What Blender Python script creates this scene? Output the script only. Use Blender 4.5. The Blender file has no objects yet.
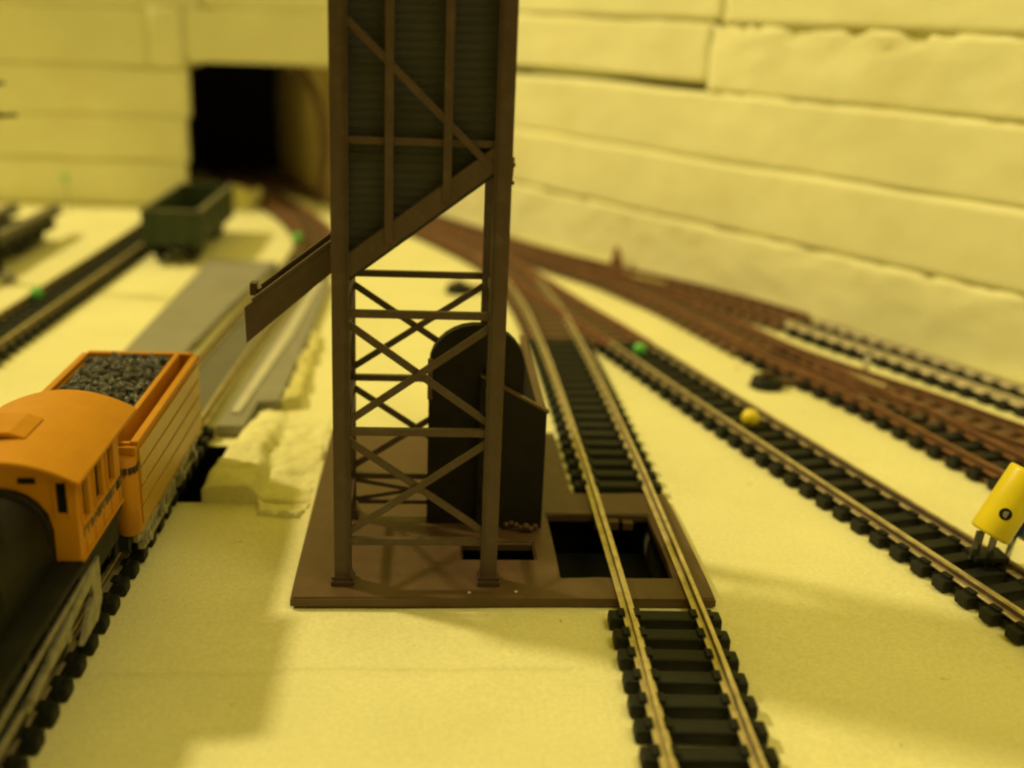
import bpy, bmesh, math, random
from mathutils import Vector, Matrix, noise

# 1 Blender unit = 1 cm: this is a table-top model railway seen from 12 cm above the foam
S = bpy.context.scene
S.unit_settings.scale_length = 0.01
COL = S.collection
random.seed(7)

# ------------------------------------------------------------------ camera
cam_d = bpy.data.cameras.new('camera')
cam = bpy.data.objects.new('camera', cam_d)
COL.objects.link(cam)
rt = Vector((0.9970034769, -0.0662558849, 0.0399277433))
dn = Vector((0.0170064512, -0.3157910357, -0.9486763423))
fw = Vector((0.0754642139, 0.9465126410, -0.3137179831))
m = Matrix((rt, -dn, -fw)).transposed().to_4x4()
m.translation = Vector((0, 0, 12.42))
cam.matrix_world = m
cam_d.sensor_width = 36.0
cam_d.lens = 1100 / 1024 * 36.0
cam_d.clip_start = 0.1
cam_d.clip_end = 1000
cam_d.dof.use_dof = True
cam_d.dof.focus_distance = 24.5
cam_d.dof.aperture_fstop = 0.088
S.camera = cam

# ------------------------------------------------------------------ world, lamp, exposure
W = bpy.data.worlds.new('World')
S.world = W
W.use_nodes = True
# dim warm room: lighter overhead and behind the layout, darker on the photographer's side
wn, wl = W.node_tree.nodes, W.node_tree.links
bg_ = wn['Background']
bg_.inputs[0].default_value = (1.0, 0.76, 0.09, 1)
wtc = wn.new('ShaderNodeTexCoord')
wdot = wn.new('ShaderNodeVectorMath'); wdot.operation = 'DOT_PRODUCT'
wdot.inputs[1].default_value = (-0.25, 0.62, 0.74)
wl.new(wtc.outputs['Generated'], wdot.inputs[0])
wmr = wn.new('ShaderNodeMapRange')
wmr.inputs['From Min'].default_value = -0.5
wmr.inputs['From Max'].default_value = 0.9
wmr.inputs['To Min'].default_value = 0.13
wmr.inputs['To Max'].default_value = 0.62
wl.new(wdot.outputs['Value'], wmr.inputs['Value'])
wl.new(wmr.outputs['Result'], bg_.inputs[1])

LAMP_POS = Vector((-124, 82, 138))
ld = bpy.data.lights.new('room_lamp', 'AREA')
ld.shape = 'DISK'
ld.size = 15
ld.energy = 228000
ld.color = (1.0, 0.81, 0.39)
lo = bpy.data.objects.new('room_lamp', ld)
COL.objects.link(lo)
lo.location = LAMP_POS
lo.rotation_euler = (Vector((16, 36, 0)) - LAMP_POS).to_track_quat('-Z', 'Y').to_euler()

# second, much weaker fill light, added to brighten the right foreground
ld2 = bpy.data.lights.new('fill_light', 'AREA')
ld2.shape = 'DISK'
ld2.size = 35
ld2.energy = 16000
ld2.color = (1.0, 0.81, 0.39)
lo2_ = bpy.data.objects.new('fill_light', ld2)
COL.objects.link(lo2_)
lo2_.location = (32, -8, 78)
lo2_.rotation_euler = (Vector((6, 40, 0)) - Vector((32, -8, 78))).to_track_quat('-Z', 'Y').to_euler()

S.view_settings.view_transform = 'Standard'
S.view_settings.look = 'None'
S.view_settings.exposure = 0.10
S.view_settings.gamma = 1.0
S.render.engine = 'CYCLES'
S.cycles.filter_width = 2.2
S.render.film_transparent = False


# ------------------------------------------------------------------ materials
def mat(name, col, rough=0.6, metal=0.0, var=0.12, scale=1.5, bump=0.0, bscale=8.0, dirt_glint=None, dirt_glint_scale=0.6,
        dirt_glint_amt=0.4, spec=0.5, sss=0.0, fine=0.0):
    mm = bpy.data.materials.new(name)
    mm.use_nodes = True
    N, L = mm.node_tree.nodes, mm.node_tree.links
    b = N['Principled BSDF']
    b.inputs['Roughness'].default_value = rough
    b.inputs['Metallic'].default_value = metal
    b.inputs['Specular IOR Level'].default_value = spec
    tc = N.new('ShaderNodeTexCoord')
    n1 = N.new('ShaderNodeTexNoise')
    n1.inputs['Scale'].default_value = scale
    n1.inputs['Detail'].default_value = 6
    L.new(tc.outputs['Object'], n1.inputs['Vector'])
    mr = N.new('ShaderNodeMapRange')
    mr.inputs['From Min'].default_value = 0.3
    mr.inputs['From Max'].default_value = 0.7
    mr.inputs['To Min'].default_value = 1 - var
    mr.inputs['To Max'].default_value = 1 + var
    L.new(n1.outputs['Fac'], mr.inputs['Value'])
    mx = N.new('ShaderNodeVectorMath')
    mx.operation = 'SCALE'
    mx.inputs[0].default_value = col
    L.new(mr.outputs['Result'], mx.inputs['Scale'])
    out = mx.outputs['Vector']
    if dirt_glint:
        n2 = N.new('ShaderNodeTexNoise')
        n2.inputs['Scale'].default_value = dirt_glint_scale
        n2.inputs['Detail'].default_value = 8
        n2.inputs['Roughness'].default_value = 0.65
        L.new(tc.outputs['Object'], n2.inputs['Vector'])
        r2 = N.new('ShaderNodeMapRange')
        r2.inputs['From Min'].default_value = 0.52
        r2.inputs['From Max'].default_value = 0.72
        r2.inputs['To Max'].default_value = dirt_glint_amt
        L.new(n2.outputs['Fac'], r2.inputs['Value'])
        mi = N.new('ShaderNodeMix')
        mi.data_type = 'RGBA'
        L.new(r2.outputs['Result'], mi.inputs['Factor'])
        L.new(out, mi.inputs[6])
        mi.inputs[7].default_value = (*dirt_glint, 1)
        out = mi.outputs[2]
    if fine:                                   # sparse little scuffs and specks
        n4 = N.new('ShaderNodeTexNoise')
        n4.inputs['Scale'].default_value = 2.3
        n4.inputs['Detail'].default_value = 1.5
        n4.inputs['Distortion'].default_value = 0.6
        L.new(tc.outputs['Object'], n4.inputs['Vector'])
        r4 = N.new('ShaderNodeMapRange')
        r4.inputs['From Min'].default_value = 0.745
        r4.inputs['From Max'].default_value = 0.80
        r4.inputs['To Max'].default_value = fine
        L.new(n4.outputs['Fac'], r4.inputs['Value'])
        m4 = N.new('ShaderNodeMix')
        m4.data_type = 'RGBA'
        L.new(r4.outputs['Result'], m4.inputs['Factor'])
        L.new(out, m4.inputs[6])
        m4.inputs[7].default_value = (0.40, 0.27, 0.08, 1)
        n5 = N.new('ShaderNodeTexNoise')
        n5.inputs['Scale'].default_value = 11
        n5.inputs['Detail'].default_value = 3
        L.new(tc.outputs['Object'], n5.inputs['Vector'])
        r5 = N.new('ShaderNodeMapRange')
        r5.inputs['From Min'].default_value = 0.3
        r5.inputs['From Max'].default_value = 0.7
        r5.inputs['To Min'].default_value = 0.93
        r5.inputs['To Max'].default_value = 1.07
        L.new(n5.outputs['Fac'], r5.inputs['Value'])
        s5 = N.new('ShaderNodeVectorMath')
        s5.operation = 'SCALE'
        L.new(m4.outputs[2], s5.inputs[0])
        L.new(r5.outputs['Result'], s5.inputs['Scale'])
        out = s5.outputs['Vector']
    L.new(out, b.inputs['Base Color'])
    if bump:
        n3 = N.new('ShaderNodeTexNoise')
        n3.inputs['Scale'].default_value = bscale
        n3.inputs['Detail'].default_value = 8
        n3.inputs['Roughness'].default_value = 0.7
        L.new(tc.outputs['Object'], n3.inputs['Vector'])
        bp = N.new('ShaderNodeBump')
        bp.inputs['Strength'].default_value = bump
        bp.inputs['Distance'].default_value = 0.1
        L.new(n3.outputs['Fac'], bp.inputs['Height'])
        L.new(bp.outputs['Normal'], b.inputs['Normal'])
    return mm


M = {}
M['foam'] = mat('foam_pale_yellow', (0.82, 0.80, 0.46), 0.75, var=0.05, scale=0.25, bump=0.35, bscale=7,
                dirt_glint=(0.74, 0.67, 0.30), dirt_glint_scale=0.45, dirt_glint_amt=0.3, spec=0.25, fine=0.6)
M['foam_wall'] = mat('foam_wall_yellow', (0.93, 0.915, 0.60), 0.8, var=0.05, scale=0.2, bump=0.35, bscale=1.6,
                     dirt_glint=(0.80, 0.72, 0.36), dirt_glint_scale=0.25, dirt_glint_amt=0.4, spec=0.2)
M['foam_cut'] = mat('foam_rough_cut', (0.76, 0.72, 0.30), 0.85, var=0.1, scale=1.2, bump=0.9, bscale=5,
                    dirt_glint=(0.60, 0.48, 0.14), dirt_glint_scale=1.2, dirt_glint_amt=0.5, spec=0.15)
M['black'] = mat('black_plastic', (0.009, 0.011, 0.008), 0.6, var=0.25, scale=4, bump=0.25, spec=0.3, bscale=18,
                 dirt_glint=(0.03, 0.03, 0.02), dirt_glint_scale=3, dirt_glint_amt=0.3)
M['rail'] = mat('nickel_silver_rail', (0.66, 0.57, 0.38), 0.33, metal=0.7, var=0.22, scale=3,
                dirt_glint=(0.22, 0.15, 0.07), dirt_glint_scale=2.5, dirt_glint_amt=0.45)
M['web'] = mat('shaded_rail_web', (0.10, 0.06, 0.025), 0.7, metal=0.2, var=0.3, scale=3)
M['rust'] = mat('rust_painted_rail', (0.26, 0.115, 0.055), 0.55, metal=0.1, var=0.3, scale=2,
                dirt_glint=(0.11, 0.055, 0.035), dirt_glint_scale=1.2, dirt_glint_amt=0.6)
M['rust_sleeper'] = mat('rust_painted_sleeper', (0.135, 0.078, 0.036), 0.75, var=0.3, scale=1.5, bump=0.3,
                        dirt_glint=(0.030, 0.032, 0.02), dirt_glint_scale=0.6, dirt_glint_amt=0.9)
M['brown'] = mat('brown_plastic', (0.105, 0.062, 0.031), 0.48, spec=0.35, var=0.10, scale=2.5, bump=0.10, bscale=14,
                 dirt_glint=(0.09, 0.055, 0.026), dirt_glint_scale=1.4, dirt_glint_amt=0.5)
M['brown_tower'] = mat('brown_tower_plastic', (0.074, 0.046, 0.034), 0.42, spec=0.4, var=0.12, scale=2.5, bump=0.12, bscale=14,
                       dirt_glint=(0.20, 0.15, 0.10), dirt_glint_scale=2.6, dirt_glint_amt=0.25)
M['bin'] = mat('dark_olive_panel', (0.043, 0.043, 0.044), 0.55, spec=0.3, var=0.15, scale=1.2, bump=0.15, bscale=10,
               dirt_glint=(0.035, 0.028, 0.02), dirt_glint_scale=1, dirt_glint_amt=0.5)
M['pitbox'] = mat('dark_box_plastic', (0.018, 0.015, 0.010), 0.7, spec=0.2, var=0.2, scale=2, bump=0.2)
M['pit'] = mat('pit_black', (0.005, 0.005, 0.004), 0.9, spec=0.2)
M['grey'] = mat('grey_board', (0.27, 0.26, 0.21), 0.7, var=0.08, scale=0.7, bump=0.25, bscale=14,
                dirt_glint=(0.24, 0.22, 0.15), dirt_glint_scale=0.4, dirt_glint_amt=0.4)
M['grey_light'] = mat('light_grey_board', (0.56, 0.54, 0.44), 0.55, var=0.08, scale=0.9, bump=0.2)
M['grey_dark'] = mat('dark_grey_infill', (0.13, 0.125, 0.09), 0.7, var=0.1, scale=1.0, bump=0.2, bscale=12)
M['orange'] = mat('orange_plastic', (0.56, 0.24, 0.003), 0.55, var=0.05, scale=2.0, bump=0.04,
                  dirt_glint=(0.5, 0.15, 0.004), dirt_glint_scale=1.2, dirt_glint_amt=0.3, spec=0.4)
M['orange_pale'] = mat('pale_orange_plank', (0.47, 0.27, 0.022), 0.36, var=0.06, scale=3.0, bump=0.06, spec=0.55)
M['orange_dark'] = mat('dark_groove', (0.30, 0.085, 0.01), 0.5, var=0.08)
M['dark_print'] = mat('dark_lettering', (0.06, 0.045, 0.03), 0.5)
M['loco'] = mat('loco_black', (0.011, 0.012, 0.009), 0.6, spec=0.2, var=0.2, scale=3, bump=0.1, dirt_glint=(0.05, 0.045, 0.03),
                dirt_glint_scale=1.8, dirt_glint_amt=0.3)
M['steel'] = mat('greyish_steel', (0.33, 0.31, 0.24), 0.45, metal=0.35, var=0.3, scale=4, bump=0.2,
                 dirt_glint=(0.07, 0.065, 0.045), dirt_glint_scale=3, dirt_glint_amt=0.7)
M['coal'] = mat('coal_lumps', (0.03, 0.03, 0.036), 0.12, var=0.6, scale=5, bump=0.5, bscale=18, spec=0.9, dirt_glint=(0.50, 0.50, 0.54), dirt_glint_scale=9, dirt_glint_amt=0.6)  # pale specks paint the coal's sparkle into its colour
M['green'] = mat('dark_green_wagon', (0.040, 0.062, 0.030), 0.5, var=0.15, scale=1.5, bump=0.1,
                 dirt_glint=(0.03, 0.035, 0.02), dirt_glint_scale=1.0, dirt_glint_amt=0.4)
M['wagon_rim'] = mat('worn_wagon_rim', (0.16, 0.15, 0.10), 0.5, var=0.2)
M['pin_green'] = mat('green_pin_head', (0.12, 0.55, 0.10), 0.3, var=0.05, spec=0.6)
M['pin_yellow'] = mat('yellow_pin_head', (0.85, 0.70, 0.03), 0.3, var=0.05, spec=0.6)
M['plug'] = mat('yellow_plug_sleeve', (0.80, 0.66, 0.02), 0.35, var=0.05, scale=2, spec=0.5, bump=0.05)
M['blue'] = mat('blue_plug_sleeve', (0.02, 0.05, 0.22), 0.4)
M['screw'] = mat('screw_steel', (0.5, 0.5, 0.5), 0.3, metal=0.9)
M['table'] = mat('dark_tabletop', (0.02, 0.016, 0.012), 0.8)
M['tunnel_wall'] = mat('brownish_tunnel_foam', (0.78, 0.62, 0.34), 0.85, var=0.2, scale=0.25, bump=0.5, bscale=1.2)


# ------------------------------------------------------------------ mesh helpers
def bm_new():
    return bmesh.new()


def box(bm, x0, x1, y0, y1, z0, z1, bev=0.0):
    vs = [bm.verts.new((x, y, z)) for z in (z0, z1) for y in (y0, y1) for x in (x0, x1)]
    f = [(0, 2, 3, 1), (4, 5, 7, 6), (0, 1, 5, 4), (2, 6, 7, 3), (0, 4, 6, 2), (1, 3, 7, 5)]
    fs = [bm.faces.new([vs[i] for i in q]) for q in f]
    if bev:
        es = list({e for fc in fs for e in fc.edges})
        bmesh.ops.bevel(bm, geom=es, offset=bev, segments=2, affect='EDGES', profile=0.6)


def bar(bm, p, q, w, t, side=(0, 1, 0)):
    """rectangular bar from p to q, t thick along `side`, w wide across it"""
    p, q = Vector(p), Vector(q)
    d = (q - p).normalized()
    s = Vector(side)
    s = (s - d * s.dot(d)).normalized()
    u = d.cross(s)
    c = []
    for e in (p, q):
        for a, b in ((-1, -1), (1, -1), (1, 1), (-1, 1)):
            c.append(bm.verts.new(e + u * (a * w / 2) + s * (b * t / 2)))
    for q4 in ((0, 1, 2, 3), (7, 6, 5, 4), (0, 4, 5, 1), (1, 5, 6, 2), (2, 6, 7, 3), (3, 7, 4, 0)):
        bm.faces.new([c[i] for i in q4])


def tube(bm, p, q, r, r2=None, n=20, cap=True):
    p, q = Vector(p), Vector(q)
    r2 = r if r2 is None else r2
    d = (q - p).normalized()
    a = d.orthogonal().normalized()
    b = d.cross(a)
    A = [bm.verts.new(p + (a * math.cos(t) + b * math.sin(t)) * r) for t in [2 * math.pi * i / n for i in range(n)]]
    B = [bm.verts.new(q + (a * math.cos(t) + b * math.sin(t)) * r2) for t in [2 * math.pi * i / n for i in range(n)]]
    for i in range(n):
        f = bm.faces.new([A[i], A[(i + 1) % n], B[(i + 1) % n], B[i]])
        f.smooth = True
    if cap:
        bm.faces.new(A[::-1])
        bm.faces.new(B)


def prism(bm, pts, axis, lo_, hi_, bev=0.0):
    """extrude a 2-D outline along an axis ('x','y','z')"""
    def v(a, b, h):
        return {'x': (h, a, b), 'y': (a, h, b), 'z': (a, b, h)}[axis]
    A = [bm.verts.new(v(a, b, lo_)) for a, b in pts]
    B = [bm.verts.new(v(a, b, hi_)) for a, b in pts]
    n = len(pts)
    fs = [bm.faces.new(A[::-1]), bm.faces.new(B)]
    for i in range(n):
        fs.append(bm.faces.new([A[i], A[(i + 1) % n], B[(i + 1) % n], B[i]]))
    if bev:
        es = list({e for fc in fs[:2] for e in fc.edges})
        bmesh.ops.bevel(bm, geom=es, offset=bev, segments=2, affect='EDGES')


def sphere(bm, c, r, sub=2, sq=(1, 1, 1)):
    g = bmesh.ops.create_icosphere(bm, subdivisions=sub, radius=r)
    for v in g['verts']:
        v.co = Vector((v.co.x * sq[0], v.co.y * sq[1], v.co.z * sq[2])) + Vector(c)
    for v in g['verts']:
        for f in v.link_faces:
            f.smooth = True


def ob(name, bm, material, parent=None, label=None):
    bmesh.ops.recalc_face_normals(bm, faces=bm.faces[:])
    me = bpy.data.meshes.new(name)
    bm.to_mesh(me)
    bm.free()
    me.materials.append(material)
    o = bpy.data.objects.new(name, me)
    COL.objects.link(o)
    if parent:
        o.parent = parent
        o.location = -parent.location if not parent.parent else (0, 0, 0)
    if label:
        o['label'] = label
    return o


def tag(o, label, cat, group=None, kind=None):
    o['label'] = label
    if cat:
        o['category'] = cat
    if group:
        o['group'] = group
    if kind:
        o['kind'] = kind
    return o


def thing(name, loc, label, cat, group=None):
    o = bpy.data.objects.new(name, None)
    COL.objects.link(o)
    o.location = loc
    o.empty_display_size = 0.5
    return tag(o, label, cat, group)


# ------------------------------------------------------------------ paths
def spline(pts, step=0.25):
    P = [Vector((p[0], p[1])) for p in pts]
    P = [P[0] * 2 - P[1]] + P + [P[-1] * 2 - P[-2]]
    out = []
    for i in range(1, len(P) - 2):
        a, b, c, d = P[i - 1:i + 3]
        n = max(2, int((c - b).length / 0.05))
        for k in range(n):
            t = k / n
            out.append(0.5 * ((2 * b) + (c - a) * t + (2 * a - 5 * b + 4 * c - d) * t * t + (3 * b - a - 3 * c + d) * t ** 3))
    out.append(P[-2])
    res, acc = [out[0]], 0
    for i in range(1, len(out)):
        acc += (out[i] - out[i - 1]).length
        if acc >= step:
            res.append(out[i])
            acc = 0
    return res


def tangents(P):
    T = []
    for i in range(len(P)):
        a, b = P[max(0, i - 1)], P[min(len(P) - 1, i + 1)]
        T.append((b - a).normalized())
    return T


RAILPROF = [(-0.15, 0.0), (0.15, 0.0), (0.15, 0.03), (0.022, 0.06), (0.022, 0.17), (0.045, 0.185), (0.045, 0.25),
            (-0.045, 0.25), (-0.045, 0.185), (-0.022, 0.17), (-0.022, 0.06), (-0.15, 0.03)]


def rail_bm(P, T, off, z, prof=RAILPROF):
    bm = bm_new()
    rings = []
    for p, t in zip(P, T):
        n = Vector((t.y, -t.x))
        rings.append([bm.verts.new((p.x + n.x * (off + a), p.y + n.y * (off + a), z + b)) for a, b in prof])
    k = len(prof)
    for r0, r1 in zip(rings, rings[1:]):
        for i in range(k):
            f = bm.faces.new([r0[i], r0[(i + 1) % k], r1[(i + 1) % k], r1[i]])
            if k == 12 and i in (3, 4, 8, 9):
                f.material_index = 1          # web, with the shade under the rail head put into its colour
    bm.faces.new(rings[0])
    bm.faces.new(rings[-1][::-1])
    return bm


def sleeper_mesh(half=1.23, w=0.43, h=0.295):
    bm = bm_new()
    box(bm, -half, half, -w / 2, w / 2, 0.0, h, 0.07)
    for s in (-1, 1):            # moulded rail clips, inside and outside each rail
        for o in (-0.17, 0.17):
            box(bm, s * 0.79 + o - 0.075, s * 0.79 + o + 0.075, -0.15, 0.15, h - 0.02, h + 0.075, 0.02)
    # longitudinal web that ties the sleepers together under each rail
    for s in (-1, 1):
        box(bm, s * 0.79 - 0.16, s * 0.79 + 0.16, w / 2 - 0.01, 0.79 - w / 2 + 0.012, 0.03, 0.18)
    me = bpy.data.meshes.new('sleeper')
    bmesh.ops.recalc_face_normals(bm, faces=bm.faces[:])
    bm.to_mesh(me)
    bm.free()
    return me


SL_BLACK = sleeper_mesh()
SL_BLACK.materials.append(M['black'])
SL_RUST = sleeper_mesh(1.30, 0.50)
SL_RUST.materials.append(M['rust_sleeper'])


M['bright'] = mat('lit_nickel_rail', (0.70, 0.63, 0.48), 0.4, metal=0.35, var=0.15, scale=3)  # rail colour lightened to paint in the glint of lit sides


def track(name, pts, label, z=0.0, me=SL_BLACK, rail='rail', group=None, cat='railway track', skip=None, pitch=0.79,
          rail_from=None, start=0.0, lim=100, dz=0.0, rust_past=None, black_near=None, bed=False, rail_rust=None):
    P = spline(pts)
    T = tangents(P)
    t = thing(name, (P[0].x, P[0].y, z), label, cat, group)
    for s in (-1, 1):
        rl = ob('rail', rail_bm(P, T, s * 0.79, z + 0.285 + dz), M[rail], t)
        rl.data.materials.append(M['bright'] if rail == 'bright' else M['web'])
        rl.data.materials.append(M['rust'])
        if rail_rust:
            for pl in rl.data.polygons:
                if rail_rust(pl.center):
                    pl.material_index = 2
    acc, cnt, nxt = 0.0, 0, start
    if bed:
        ob('roadbed', rail_bm(P, T, 0, z + 0.02 + dz, [(-1.0, 0), (1.0, 0), (0.95, 0.10), (-0.95, 0.10)]), M['rust_sleeper'], t)
    for i in range(1, len(P)):
        d = (P[i] - P[i - 1]).length
        acc += d
        while acc >= nxt and cnt < lim:
            u = 1 - (acc - nxt) / max(d, 1e-6)
            p = P[i - 1].lerp(P[i], u)
            nxt += pitch
            if skip and skip(p):
                continue
            use = me
            if rust_past and rust_past(p):
                use = SL_RUST
            if black_near and black_near(p):
                use = SL_BLACK
            o = bpy.data.objects.new('sleeper', use)
            COL.objects.link(o)
            o.parent = t
            o.location = Vector((p.x, p.y, z + dz * 0.6 + random.uniform(-.004, .004))) - t.location
            o.rotation_euler = (0, 0, math.atan2(T[i].y, T[i].x) - math.pi / 2 + random.uniform(-.012, .012))
            cnt += 1
    return t


# ------------------------------------------------------------------ ground of foam
def fbm(x, y, z, s):
    return noise.fractal(Vector((x, y, z)) * s, 1.0, 2.0, 4)


def lines(lo_, hi_, step, extra):
    L = [lo_ + i * step for i in range(int((hi_ - lo_) / step) + 1)]
    L = [v for v in L if all(abs(v - e) > 0.12 for e in extra)] + list(extra)
    return sorted(L)


HOLES = [(-7.9, -5.95, 27.06, 31.2), (3.12, 5.78, 22.62, 26.05), (0.88, 2.6, 23.5, 24.36)]
gx = lines(-46, 40, 0.5, [h[i] for h in HOLES for i in (0, 1)])
gy = lines(-10, 120, 0.6, [h[i] for h in HOLES for i in (2, 3)] + [19.12, 19.17, 19.22])
bm = bm_new()
grid = {}
for i, x in enumerate(gx):
    for j, y in enumerate(gy):
        z = 0.05 * fbm(x, y, 0, 0.22) - 0.02
        if abs(y - 19.17) < 0.02 and -6.4 < x < 3.4:      # faint joint in the foam sheet
            z -= 0.05
        grid[i, j] = bm.verts.new((x, y, min(z, 0.02)))
for i in range(len(gx) - 1):
    for j in range(len(gy) - 1):
        cx, cy = (gx[i] + gx[i + 1]) / 2, (gy[j] + gy[j + 1]) / 2
        if any(h[0] < cx < h[1] and h[2] < cy < h[3] for h in HOLES):
            continue
        f = bm.faces.new([grid[i, j], grid[i + 1, j], grid[i + 1, j + 1], grid[i, j + 1]])
        f.smooth = True
# cut sides: the foam sheet is 3 cm thick
edges = [e for e in bm.edges if e.is_boundary]
ext = bmesh.ops.extrude_edge_only(bm, edges=edges)
for v in [g for g in ext['geom'] if isinstance(g, bmesh.types.BMVert)]:
    v.co.z = -3.0
tag(ob('ground', bm, M['foam']), 'flat sheet of pale yellow foam under the tracks', 'ground', kind='structure')
bm = bm_new()
box(bm, -60, 60, -12, 125, -3.6, -3.01)
tag(ob('tabletop', bm, M['table']), 'dark board beneath the foam sheet', 'table', kind='structure')


# ------------------------------------------------------------------ foam wall slabs
def slab(name, a, b, z0, z1, thick, out, label, material='foam_wall', rough=0.06, seed=0, group=None, top_wave=0.08, bow=0.0, torn=0.0,
         cat='foam slab', taper=0.0):
    """foam sheet standing between ground points a and b; `out` pushes its face towards the room"""
    a, b = Vector(a), Vector(b)
    d = b - a
    Ln = d.length
    d.normalize()
    n = Vector((d.y, -d.x))
    nx = max(4, int(Ln / 0.45))
    nz = max(5, int((z1 - z0) / 0.3))
    bm = bm_new()
    V = {}
    for side in (0, 1):
        for i in range(nx + 1):
            u = Ln * i / nx
            for k in range(nz + 1):
                w = k / nz
                zz = z0 + (z1 - z0) * w
                q = a + d * u
                zt = top_wave * fbm(q.x, q.y, round(z1) * 7.0, 0.12) if k == nz else (
                    top_wave * fbm(q.x, q.y, round(z0) * 7.0, 0.12) if k == 0 else 0)
                edge = min(w, 1 - w) * (z1 - z0)
                rnd = 0.008 * max(0, 1 - edge / 0.2) ** 2
                if side == 0:
                    o = out - rnd + bow * u / Ln + rough * fbm(u, seed * 5.3, zz, 0.35) + 0.5 * rough * fbm(u, seed, zz, 1.4)
                    o -= taper * w
                    if torn:
                        o -= torn * max(0, fbm(u, seed * 2.2, zz, 1.15)) * max(0.15, 1 - (z1 - zz) / 1.6)
                else:
                    o = out - thick
                p = a + d * u + n * o
                V[side, i, k] = bm.verts.new((p.x, p.y, zz + zt))
    for i in range(nx):
        for k in range(nz):
            f = bm.faces.new([V[0, i, k], V[0, i + 1, k], V[0, i + 1, k + 1], V[0, i, k + 1]])
            f.smooth = True
            bm.faces.new([V[1, i, k], V[1, i, k + 1], V[1, i + 1, k + 1], V[1, i + 1, k]])
        bm.faces.new([V[0, i, nz], V[0, i + 1, nz], V[1, i + 1, nz], V[1, i, nz]])
        bm.faces.new([V[0, i, 0], V[1, i, 0], V[1, i + 1, 0], V[0, i + 1, 0]])
    for k in range(nz):
        bm.faces.new([V[0, 0, k], V[0, 0, k + 1], V[1, 0, k + 1], V[1, 0, k]])
        bm.faces.new([V[0, nx, k], V[1, nx, k], V[1, nx, k + 1], V[0, nx, k + 1]])
    return tag(ob(name, bm, M[material]), label, cat, group)


# left wall faces the camera (runs along x at y = 73)
LW = 'foam sheets stacked into the left wall'
slab('foam_slab', (-46, 73), (-15.9, 73), 0.0, 2.90, 0.9, 0.16, 'lowest pale yellow foam sheet left of the tunnel, behind the green wagon', seed=1, group=LW, top_wave=0.16)
slab('foam_slab', (-46, 73), (-15.75, 73), 2.92, 5.80, 0.9, 0.05, 'second yellow foam sheet up in the wall left of the tunnel', seed=2, group=LW, top_wave=0.16)
slab('foam_slab', (-46, 73), (-15.5, 73), 5.82, 8.74, 0.9, 0.1, 'third yellow foam sheet up, level with the top half of the tunnel mouth', seed=3, group=LW, top_wave=0.16)
slab('foam_slab', (-46, 73), (-17.75, 73), 8.75, 12.33, 6, 0.02, 'foam sheet at the top left, above the tunnel roof line', seed=4, group=LW)
slab('foam_slab', (-46, 73), (-14.5, 73), 12.34, 15.5, 6, 0.1, 'uppermost foam sheet at the left top edge of the photo', seed=5, group=LW)
slab('foam_lintel', (-17.7, 73), (-15.6, 73), 8.76, 12.33, 6, 0.3, 'short bright foam block filling the corner over the tunnel mouth', seed=6, cat='foam block')
slab('foam_lintel', (-15.55, 73), (2.5, 73), 9.15, 12.32, 5, 0.2, 'long foam beam lying across the top of the tunnel mouth', seed=7, cat='foam block', rough=0.05)
slab('foam_slab', (-14.4, 73), (2.0, 73), 12.38, 15.5, 6, 0.1, 'uppermost foam sheet over the tunnel beam beside the tower', seed=8)

# right wall runs back diagonally
RA, RB = Vector((27.5, 31.0)), Vector((-2.4, 75.9))
rd = (RB - RA).normalized()


def rw(u):
    return RA + rd * u


RL = (RB - RA).length
RW = 'foam sheets stacked into the right wall'
def rslab(u0, u1, z0, z1, out, label, seed, rough=0.14, wave=0.1, bow=0.0, taper=0.0, material='foam_wall', torn=0.0):
    a, b = rw(u1), rw(u0)     # direction b->a chosen so the face looks at the room
    slab('foam_slab', a, b, z0, z1, 6, out, label, material=material, rough=rough, seed=seed, group=RW, top_wave=wave, bow=bow, taper=taper, torn=torn)


rslab(-6, RL + 13, 0.0, 3.36, 0.21, 'lowest foam sheet of the right wall, just behind the brown tracks', 11, rough=0.10, taper=0.03, torn=0.2)
rslab(-6, RL, 3.365, 6.47, 0.17, 'second foam sheet of the right wall, smooth and slightly grey', 12, rough=0.045)
rslab(-6, RL, 6.475, 9.57, 0.13, 'third foam sheet of the right wall, with a yellow chipped notch', 13, rough=0.045, torn=0.12)
rslab(-6, 26.3, 9.575, 12.63, 0.12, 'torn rough foam sheet at the upper right with gouges along its top', 14, rough=0.06, torn=0.5)
rslab(26.32, RL, 9.94, 12.75, 0.1, 'foam sheet above the dark slot to the right of the tower', 15, rough=0.06)
rslab(-6, 25.7, 12.635, 15.6, 0.12, 'topmost foam sheet at the upper right corner', 16, rough=0.06)
rslab(25.72, RL, 12.755, 15.7, 0.14, 'topmost foam sheet between the tower and the wall joint', 17, rough=0.06)

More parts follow.
